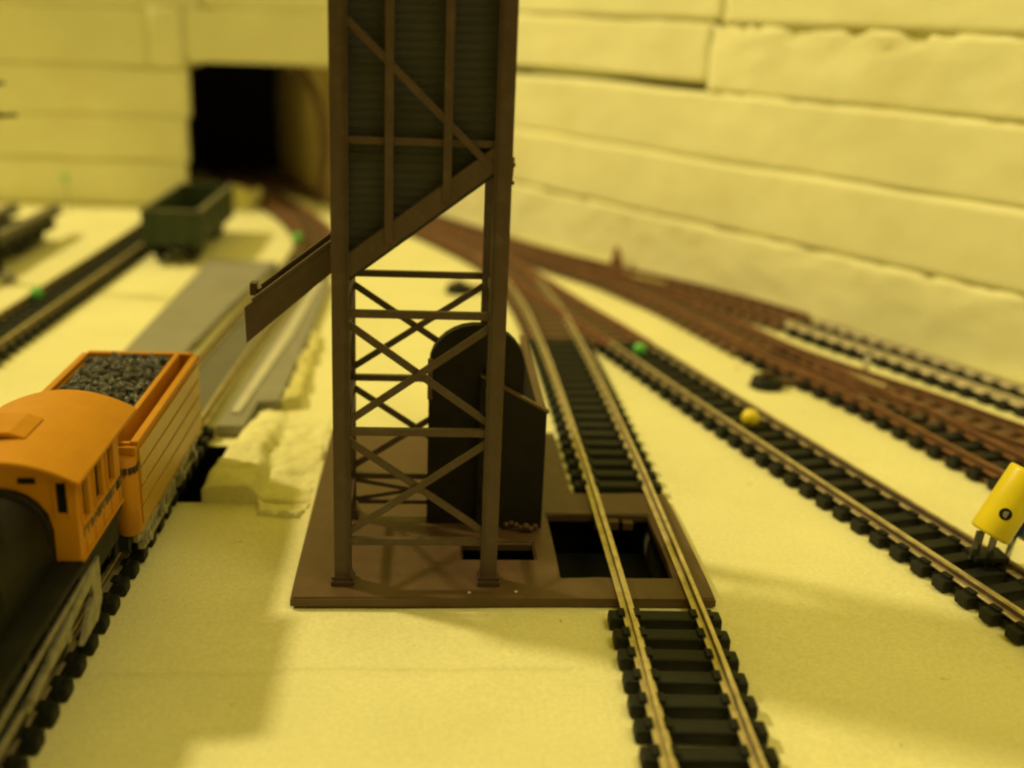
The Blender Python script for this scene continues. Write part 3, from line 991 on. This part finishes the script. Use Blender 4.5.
def front_wall(bm, y0, y1):
    n = 14
    arch = [(cx + R0 * math.cos(t), 3.02 + R0 * math.sin(t)) for t in [math.pi * k / n for k in range(n + 1)]]
    # right half strip, left half strip, top
    rh = [(cx + R0, CZ0), (CX1, CZ0), (CX1, 3.40), (-6.62, 3.40), (-6.62, 3.42)]
    # right pier below the window
    prism(bm, [(cx + R0, CZ0), (CX1, CZ0), (CX1, 3.38), (cx + 0.79, 3.38), (cx + R0, 3.05)], 'y', y0, y1)
    prism(bm, [(CX0, CZ0), (cx - R0, CZ0), (cx - R0, 3.05), (cx - 0.79, 3.38), (CX0, 3.38)], 'y', y0, y1)
    for s in (1, -1):
        def q(L):
            L = [(cx + s * (a - cx), b) for a, b in L]
            return L if s > 0 else L[::-1]
        prism(bm, q([(-6.63, 3.381), (CX1, 3.381), (CX1, 3.999), (-6.63, 3.999)]), 'y', y0, y1)       # outer post
        prism(bm, q([(cx + 0.785, 3.381), (-6.84, 3.381), (-6.84, 3.999), (cx + 0.45, 3.999), (cx + 0.45, 3.755), (cx + 0.62, 3.62)]), 'y', y0, y1)
    prism(bm, [(cx - .449, 3.76), (cx - .22, 3.85), (cx, 3.885), (cx + .22, 3.85), (cx + .449, 3.76), (cx + .449, 4.0), (cx - .449, 4.0)], 'y', y0, y1)
    prism(bm, [(CX0, 4.001), (CX1, 4.001), (CX1, 4.03), (cx + 0.9, 4.22), (cx + .45, 4.34), (cx, 4.39), (cx - .45, 4.34), (cx - .9, 4.22), (CX0, 4.03)], 'y', y0, y1)


front_wall(bm, CY0, CY0 + 0.1)
ca = ob('cab_front', bm, M['orange'], lc)
bm = bm_new()
box(bm, -6.835, -6.635, CY0 + .03, CY0 + .06, 3.385, 3.995)
ob('window', bm, M['pit'], ca)
bm = bm_new()
box(bm, -7.50, -7.18, CY0 - .012, CY0 - .002, 3.98, 4.10)
ob('window', bm, M['pit'], ca)
bm = bm_new()   # raised frame round front window
for a in ((-6.88, -6.84), (-6.635, -6.595)):
    box(bm, a[0], a[1], CY0 - .03, CY0 - .002, 3.34, 4.03)
ob('window_frame', bm, M['orange'], ca)

wins = [(19.42, 19.78), (20.22, 20.68), (21.10, 21.50)]
for s, xx in ((1, CX1), (-1, CX0)):
    x0, x1 = (xx - .1, xx) if s > 0 else (xx, xx + .1)
    bm = bm_new()
    box(bm, x0, x1, CY0 + .101, CY1, CZ0 - .05, 3.10)
    box(bm, x0, x1, CY0 + .101, CY1, 3.86, 4.03)
    ys = [CY0 + .101] + [v for w_ in wins for v in w_] + [CY1]
    for k in range(0, len(ys), 2):
        box(bm, x0, x1, ys[k], ys[k + 1], 3.101, 3.859)
    sd = ob('cab_side', bm, M['orange'], lc)
    bm = bm_new()
    xo = xx + s * 0.002
    xp = xx + s * 0.035
    a, b = min(xo, xp), max(xo, xp)
    for w0, w1 in wins:
        box(bm, a, b, w0 - .07, w0 - .005, 3.05, 3.9)
        box(bm, a, b, w1 + .005, w1 + .07, 3.05, 3.9)
        box(bm, a, b, w0 - .004, w1 + .004, 3.02, 3.095)
    for q in range(5):
        yy = CY0 + .35 + q * .58
        box(bm, a, b - .01 if s > 0 else b, yy, yy + .04, 2.42, 2.70)
    box(bm, a, b, CY0 + .05, CY1, 2.36, 2.415)
    ob('window_frame', bm, M['orange'], sd)
    for w0, w1 in wins:
        bm = bm_new(); box(bm, xx - s * .07 - .01, xx - s * .07 + .01, w0, w1, 3.1, 3.86)
        ob('window', bm, M['pit'], sd)
    bm = bm_new()   # row of tiny dark letters, too blurred in the photo to read
    rnd = random.Random(5)
    yy = CY0 + .28
    while yy < CY1 - .35:
        w_ = rnd.uniform(.12, .19)
        lo2, hi2 = min(xo, xx + s * .012), max(xo, xx + s * .012)
        box(bm, lo2, hi2, yy, yy + .04, 2.76, 2.95)
        box(bm, lo2, hi2, yy + .041, yy + w_, rnd.choice((2.76, 2.84, 2.90)), 2.95 if rnd.random() < .5 else 2.92)
        yy += w_ + rnd.uniform(.04, .09)
    box(bm, lo2, hi2, CY1 - .32, CY1 - .04, 2.74, 2.96)
    ob('lettering', bm, M['dark_print'], sd)

# roof: shallow curve
bm = bm_new()
prof = []
for k in range(17):
    u = -1 + 2 * k / 16
    prof.append((cx + u * 1.42, 4.05 + 0.40 * (1 - abs(u) ** 2.0)))
prism(bm, prof + [(a, b - .07) for a, b in prof[::-1]], 'y', CY0 - .12, 23.15, 0.0)
rf = ob('roof', bm, M['orange'], lc)
for p in rf.data.polygons:
    p.use_smooth = False
bm = bm_new()   # roof hatch, tilted open
prism(bm, [(cx - 1.1, 4.50), (cx - .25, 4.50), (cx + .02, 4.44), (cx + .1, 4.47), (cx - .2, 4.57), (cx - 1.1, 4.58)], 'y', 20.2, 21.3, 0.01)
ob('roof_hatch', bm, M['orange'], rf)
# boiler and frame
bm = bm_new()
tube(bm, (cx, 9.0, 3.02), (cx, CY0 + 0.8, 3.02), 0.84, n=48)
for yy in (11.5, 14.0, 16.5, 18.9):
    tube(bm, (cx, yy, 3.02), (cx, yy + .12, 3.02), 0.862, n=48)
box(bm, cx - .83, cx + .83, 16.2, CY0 + .8, 2.3, 3.0)
ob('boiler', bm, M['loco'], lc)
for yy, rr, zt in ((17.3, .62, 5.0), (14.3, .6, 4.9), (10.6, .42, 6.0)):
    bm = bm_new()
    tube(bm, (cx, yy, 3.6), (cx, yy, zt - .25), rr, n=32)
    if zt < 5.5:
        sphere(bm, (cx, yy, zt - .28), rr * .985, 3, (1, 1, .6))
    else:
        tube(bm, (cx, yy, zt - .25), (cx, yy, zt), rr * 1.25, rr * 1.35, n=32)
    ob('dome' if zt < 5.5 else 'chimney', bm, M['loco'], lc)
bm = bm_new()
box(bm, CX0 - .05, CX1 + .02, 9.2, 21.9, 2.22, 2.34, 0.02)
box(bm, cx - .55, cx + .55, 9.2, 21.9, 1.0, 2.215)
box(bm, CX0 + .1, CX1 - .1, CY0 + .1, 21.9, 1.55, 2.21)
ob('running_board', bm, M['loco'], lc)
for wy in (12.2, 14.4, 16.6, 18.8):
    for s in (-1, 1):
        ob('wheel', wheel_bm(-7.83 + s * .82, wy, .47 + .72, .72, .26, 12), M['loco'], lc)
for s in (-1, 1):                                    # long grey sill with rivets below the tender side
    bm = bm_new()
    xx = -7.83 + s * 1.40
    box(bm, xx - .06, xx + .06, Y0 + .3, Y1 - .1, 1.06, 1.262, 0.015)
    for k in range(16):
        sphere(bm, (xx + s * .06, Y0 + .6 + k * .4, 1.16), .035, 1)
    box(bm, xx - .05, xx + .05, 25.4, 26.3, .62, 1.05, 0.02)
    ob('sill', bm, M['steel'], td)
for s in (-1, 1):
    bm = bm_new()
    xx = -7.83 + s * 1.06
    bar(bm, (xx, 12.0, 0.98), (xx, 19.0, 0.98), 0.15, 0.07, side=(1, 0, 0))
    for wy in (12.2, 14.4, 16.6, 18.8):
        tube(bm, (xx - .05, wy, .98), (xx + .08, wy, .98), .12, n=12)
    ob('side_rod', bm, M['steel'], lc)
    bm = bm_new()
    xx = -7.83 + s * 1.27
    prism(bm, [(16.3, 1.35), (20.1, 1.95), (20.25, 1.95), (20.25, 1.0), (19.9, .72), (18.9, .72), (19.3, 1.05), (19.75, 1.3), (19.7, 1.62), (17.5, 1.32), (16.3, 1.2)], 'x', xx - .04, xx + .05)
    bar(bm, (xx, 10.5, 1.55), (xx, 19.9, 1.9), 0.10, 0.05, side=(1, 0, 0))
    ob('valve_gear', bm, M['steel'], lc)
bm = bm_new()
box(bm, cx - .12, cx + .12, 21.9, 22.4, .95, 1.1)
for k in range(4):
    box(bm, CX1 - .75 + k * .16, CX1 - .69 + k * .16, 21.95, 22.2, 1.0, 1.9)
ob('steps', bm, M['loco'], lc)

# ------------------------------------------------------------------ green wagon off the end of the siding
wg = thing('open_wagon', (-13.0, 60, 0), 'dark green open goods wagon standing on the foam near the tunnel', 'railway wagon')
a0, a1, b0, b1 = -14.45, -11.55, 55.7, 65.2
bm = bm_new()
box(bm, a0, a1, b0, b0 + .15, .95, 2.7, .03); box(bm, a0, a1, b1 - .15, b1, .95, 2.7, .03)
box(bm, a0, a0 + .15, b0 + .15, b1 - .15, .95, 2.7); box(bm, a1 - .15, a1, b0 + .15, b1 - .15, .95, 2.7)
box(bm, a0 + .15, a1 - .15, b0 + .15, b1 - .15, .95, 1.2)
for k in range(8):
    yy = b0 + .4 + k * 1.2
    box(bm, a1 + .002, a1 + .07, yy, yy + .15, .97, 2.6); box(bm, a0 - .07, a0 - .002, yy, yy + .15, .97, 2.6)
for k in range(3):
    box(bm, a0 + .45 + k * .95, a0 + .57 + k * .95, b0 - .07, b0 - .002, .97, 2.6)
ob('body', bm, M['green'], wg)
bm = bm_new()
box(bm, a1 - .2, a1 + .08, b0, b1, 2.703, 2.78, .02); box(bm, a0 - .08, a0 + .2, b0, b1, 2.703, 2.78, .02)
box(bm, a0 + .21, a1 - .21, b0 - .05, b0 + .18, 2.704, 2.77, .02)
ob('rim', bm, M['wagon_rim'], wg)
for by in (57.3, 63.4):
    bm = bm_new()
    box(bm, -13.95, -12.05, by - .9, by + .9, .55, .93, .04)
    box(bm, -13.95, -13.8, by - 1.2, by + 1.2, .3, .6, .03); box(bm, -12.2, -12.05, by - 1.2, by + 1.2, .3, .6, .03)
    bg = ob('bogie_frame', bm, M['loco'], wg)
    for q in (-.75, .75):
        for s in (-1, 1):
            ob('wheel', wheel_bm(-13.0 + s * .82, by + q, .44, .43), M['loco'], wg)
bm = bm_new()
box(bm, -13.15, -12.85, 55.1, 55.66, .5, .66)
ob('coupling', bm, M['loco'], wg)
for bx in (-13.8, -12.2):
    bm = bm_new(); tube(bm, (bx, 55.65, .8), (bx, 55.25, .8), .16, n=12)
    ob('buffer', bm, M['loco'], wg)

# ------------------------------------------------------------------ far left raised track end
fw = thing('flat_wagon', (-22.0, 55, 0), 'dark flat wagon with two long grey brown beams, cut by the far left edge', 'railway wagon')
bm = bm_new()
box(bm, -24.9, -21.6, 46.0, 61.3, .72, 1.12, .04)
for k in range(9):
    box(bm, -21.57, -21.45, 47 + k * 1.6, 47.3 + k * 1.6, .74, 1.08)
ob('deck', bm, M['loco'], fw)
for xx in (-24.3, -22.0):
    bm = bm_new(); prism(bm, [(xx - .25, 1.14), (xx + .25, 1.14), (xx + .25, 1.22), (xx + .07, 1.28), (xx + .07, 1.5), (xx + .22, 1.56), (xx + .22, 1.66), (xx - .22, 1.66), (xx - .22, 1.56), (xx - .07, 1.5), (xx - .07, 1.28), (xx - .25, 1.22)], 'y', 45.0, 63.2)
    ob('beam', bm, M['wagon_rim'], fw)
for by in (49.0, 58.5):
    for q in (-.8, .8):
        for sx in (-24.1, -22.3):
            ob('wheel', wheel_bm(sx, by + q, .44, .43), M['loco'], fw)
    bm = bm_new(); box(bm, -21.95, -21.8, by - 1.4, by + 1.4, .32, .70, .03); box(bm, -24.7, -24.55, by - 1.4, by + 1.4, .32, .70, .03)
    box(bm, -24.2, -22.2, by - .9, by + .9, .45, .70)
    ob('bogie_frame', bm, M['loco'], fw)
fw.location.x += 1.15      # slide the finished wagon a little further into view
crumble('foam_strip', [(-30, 40), (-20.9, 40), (-19.4, 51.2), (-30, 51.4)], -0.2, 0.32,
        'grey yellow foam scrap at the foot of the signal mast', 'foam strip', seed=25, amp=0.1, res=0.35, material='foam_cut')
sm = thing('signal_mast', (-19.05, 50, 0), 'thin dark signal mast with twig like arms at the left edge', 'signal')
bm = bm_new()
tube(bm, (-19.75, 51, 0.0), (-19.95, 51, 11.0), 0.16, .11, n=10)
ob('pole', bm, M['loco'], sm)
bm = bm_new(); box(bm, -20.3, -19.2, 50.5, 51.5, 0.0, 0.45, .05)
ob('base', bm, M['grey'], sm)
for z, dx in ((8.9, .75), (7.55, 1.15)):
    bm = bm_new(); bar(bm, (-19.9, 51, z - .1), (-19.9 + dx + .5, 50.9, z + .05), .14, .1)
    sphere(bm, (-19.9 + dx * .8, 50.95, z), .18, 1, (1.6, 1, .7))
    ob('signal_arm', bm, M['loco'], sm)


# ------------------------------------------------------------------ pins
def pin(x, y, z, r, col, label, zb=0.0, lean=(0, 0), cat='pin'):
    t = thing('ball_pin', (x, y, zb), label, cat, 'ball headed pins')
    top = Vector((x + lean[0], y + lean[1], z))
    bm = bm_new(); sphere(bm, top, r, 3)
    ob('pin_head', bm, M[col], t)
    bm = bm_new(); tube(bm, (x, y, zb - .3), top, .035, n=8)
    ob('pin_shaft', bm, M['screw'], t)


pin(8.2, 40.75, 0.42, 0.27, 'pin_green', 'green ball pin between the rails of the track behind the yellow pin')
pin(10.42, 32.9, 0.50, 0.30, 'pin_yellow', 'yellow ball pin stuck between the rails of the middle right track')
pin(-16.75, 47.0, 0.55, 0.28, 'pin_green', 'green ball pin on the left edge of the siding track')
pin(-7.25, 60.0, 0.7, 0.30, 'pin_green', 'green ball pin in the curved brown track above the chute')
pin(-22.3, 69.5, 2.2, 0.20, 'pin_green', 'green headed long pin standing before the left foam wall', lean=(-.05, -.1))
# grey brown spike and small white peg
bm = bm_new(); tube(bm, (9.75, 56.2, 0), (9.65, 56.2, 1.45), .5, .12, n=10)
tag(ob('track_spike', bm, M['rust']), 'small brown cone standing at the wall beside the far brown track', 'spike')
bm = bm_new(); tube(bm, (16.72, 39.35, 0), (16.78, 39.3, .75), .16, .1, n=10)
tag(ob('peg', bm, M['grey_light']), 'tiny white peg between the bright rails and the brown branch track', 'peg')
# point motors / levers beside turnouts
for nm, x, y, r, lb in (('point_lever', 12.35, 37.6, .62, 'dark rusty point lever housing beside the nearer brown track'),
                        ('point_lever', 1.35, 51.2, .65, 'dark round point lever seen through the tower legs')):
    t = thing(nm, (x, y, 0), lb, 'point lever', 'point levers beside the brown tracks')
    bm = bm_new()
    tube(bm, (x, y, 0.0), (x, y, .38), r, r * .85, n=20)
    ob('housing', bm, M['black'], t)
    bm = bm_new(); box(bm, x, x + 1.9, y + .1, y + .5, .05, .26, .03); box(bm, x - .2, x + .2, y - .12, y + .12, .385, .6, .02)
    ob('lever_arm', bm, M['rust_sleeper'], t)

# ------------------------------------------------------------------ yellow plug on the right track
pg = thing('wire_plug', (13.6, 23.2, 0.45), 'yellow cylindrical wire plug with a screw hole, clipped on the rail at the right edge', 'plug')
p0, p1 = Vector((13.44, 23.05, 1.18)), Vector((14.42, 23.3, 2.95))
ax = (p1 - p0).normalized()
bm = bm_new()
n = 28
a_ = ax.orthogonal().normalized(); b_ = ax.cross(a_)
rings = []
for d_, r in ((0, .40), (.03, .46), (.08, .48), (1.66, .48), (1.75, .47), (1.77, .44), (1.77, .33), (1.5, .32), (1.0, .32)):
    rings.append([bm.verts.new(p0 + ax * d_ + (a_ * math.cos(2 * math.pi * k / n) + b_ * math.sin(2 * math.pi * k / n)) * r) for k in range(n)])
for r0, r1 in zip(rings, rings[1:]):
    for k in range(n):
        f = bm.faces.new([r0[k], r0[(k + 1) % n], r1[(k + 1) % n], r1[k]]); f.smooth = True
bm.faces.new(rings[0][::-1]); bm.faces.new(rings[-1])
sl = ob('sleeve', bm, M['plug'], pg)
camdir = (Vector((0, 0, 12.42)) - p0); camdir = (camdir - ax * camdir.dot(ax)).normalized()
side = ax.cross(camdir)
hc = p0 + ax * .62 + (camdir * math.cos(.12) + side * math.sin(.12)) * .465
bm = bm_new(); tube(bm, hc, hc + camdir * .022, .145, n=20)
ob('screw_hole', bm, M['pit'], sl)
bm = bm_new(); tube(bm, hc + side * .02, hc + camdir * .03 + side * .03, .085, n=16)
ob('screw', bm, M['screw'], sl)
for dx, dy in ((-.26, 0), (-.1, .1), (.1, -.05), (.26, .1)):
    bm = bm_new()
    s0 = p0 + a_ * 0 + Vector((dx, dy, .1))
    bar(bm, s0, (s0.x + .02, s0.y + .15, .46), .11, .05)
    ob('prong', bm, M['screw'], pg)
bm = bm_new(); box(bm, 13.2, 14.05, 22.95, 23.6, .455, .6, .04)
ob('clip', bm, M['black'], pg)
bl = thing('wire_plug', (14.6, 24.1, 0.0), 'dark blue plug just showing behind the yellow one at the right edge', 'plug')
bm = bm_new()
tube(bm, (14.62, 24.0, .75), (15.6, 24.3, 2.2), .34, n=24)
ob('sleeve', bm, M['blue'], bl)
bm = bm_new(); tube(bm, (14.5, 23.9, .02), (14.7, 24.02, .9), .08, n=10)
ob('prong', bm, M['screw'], bl)
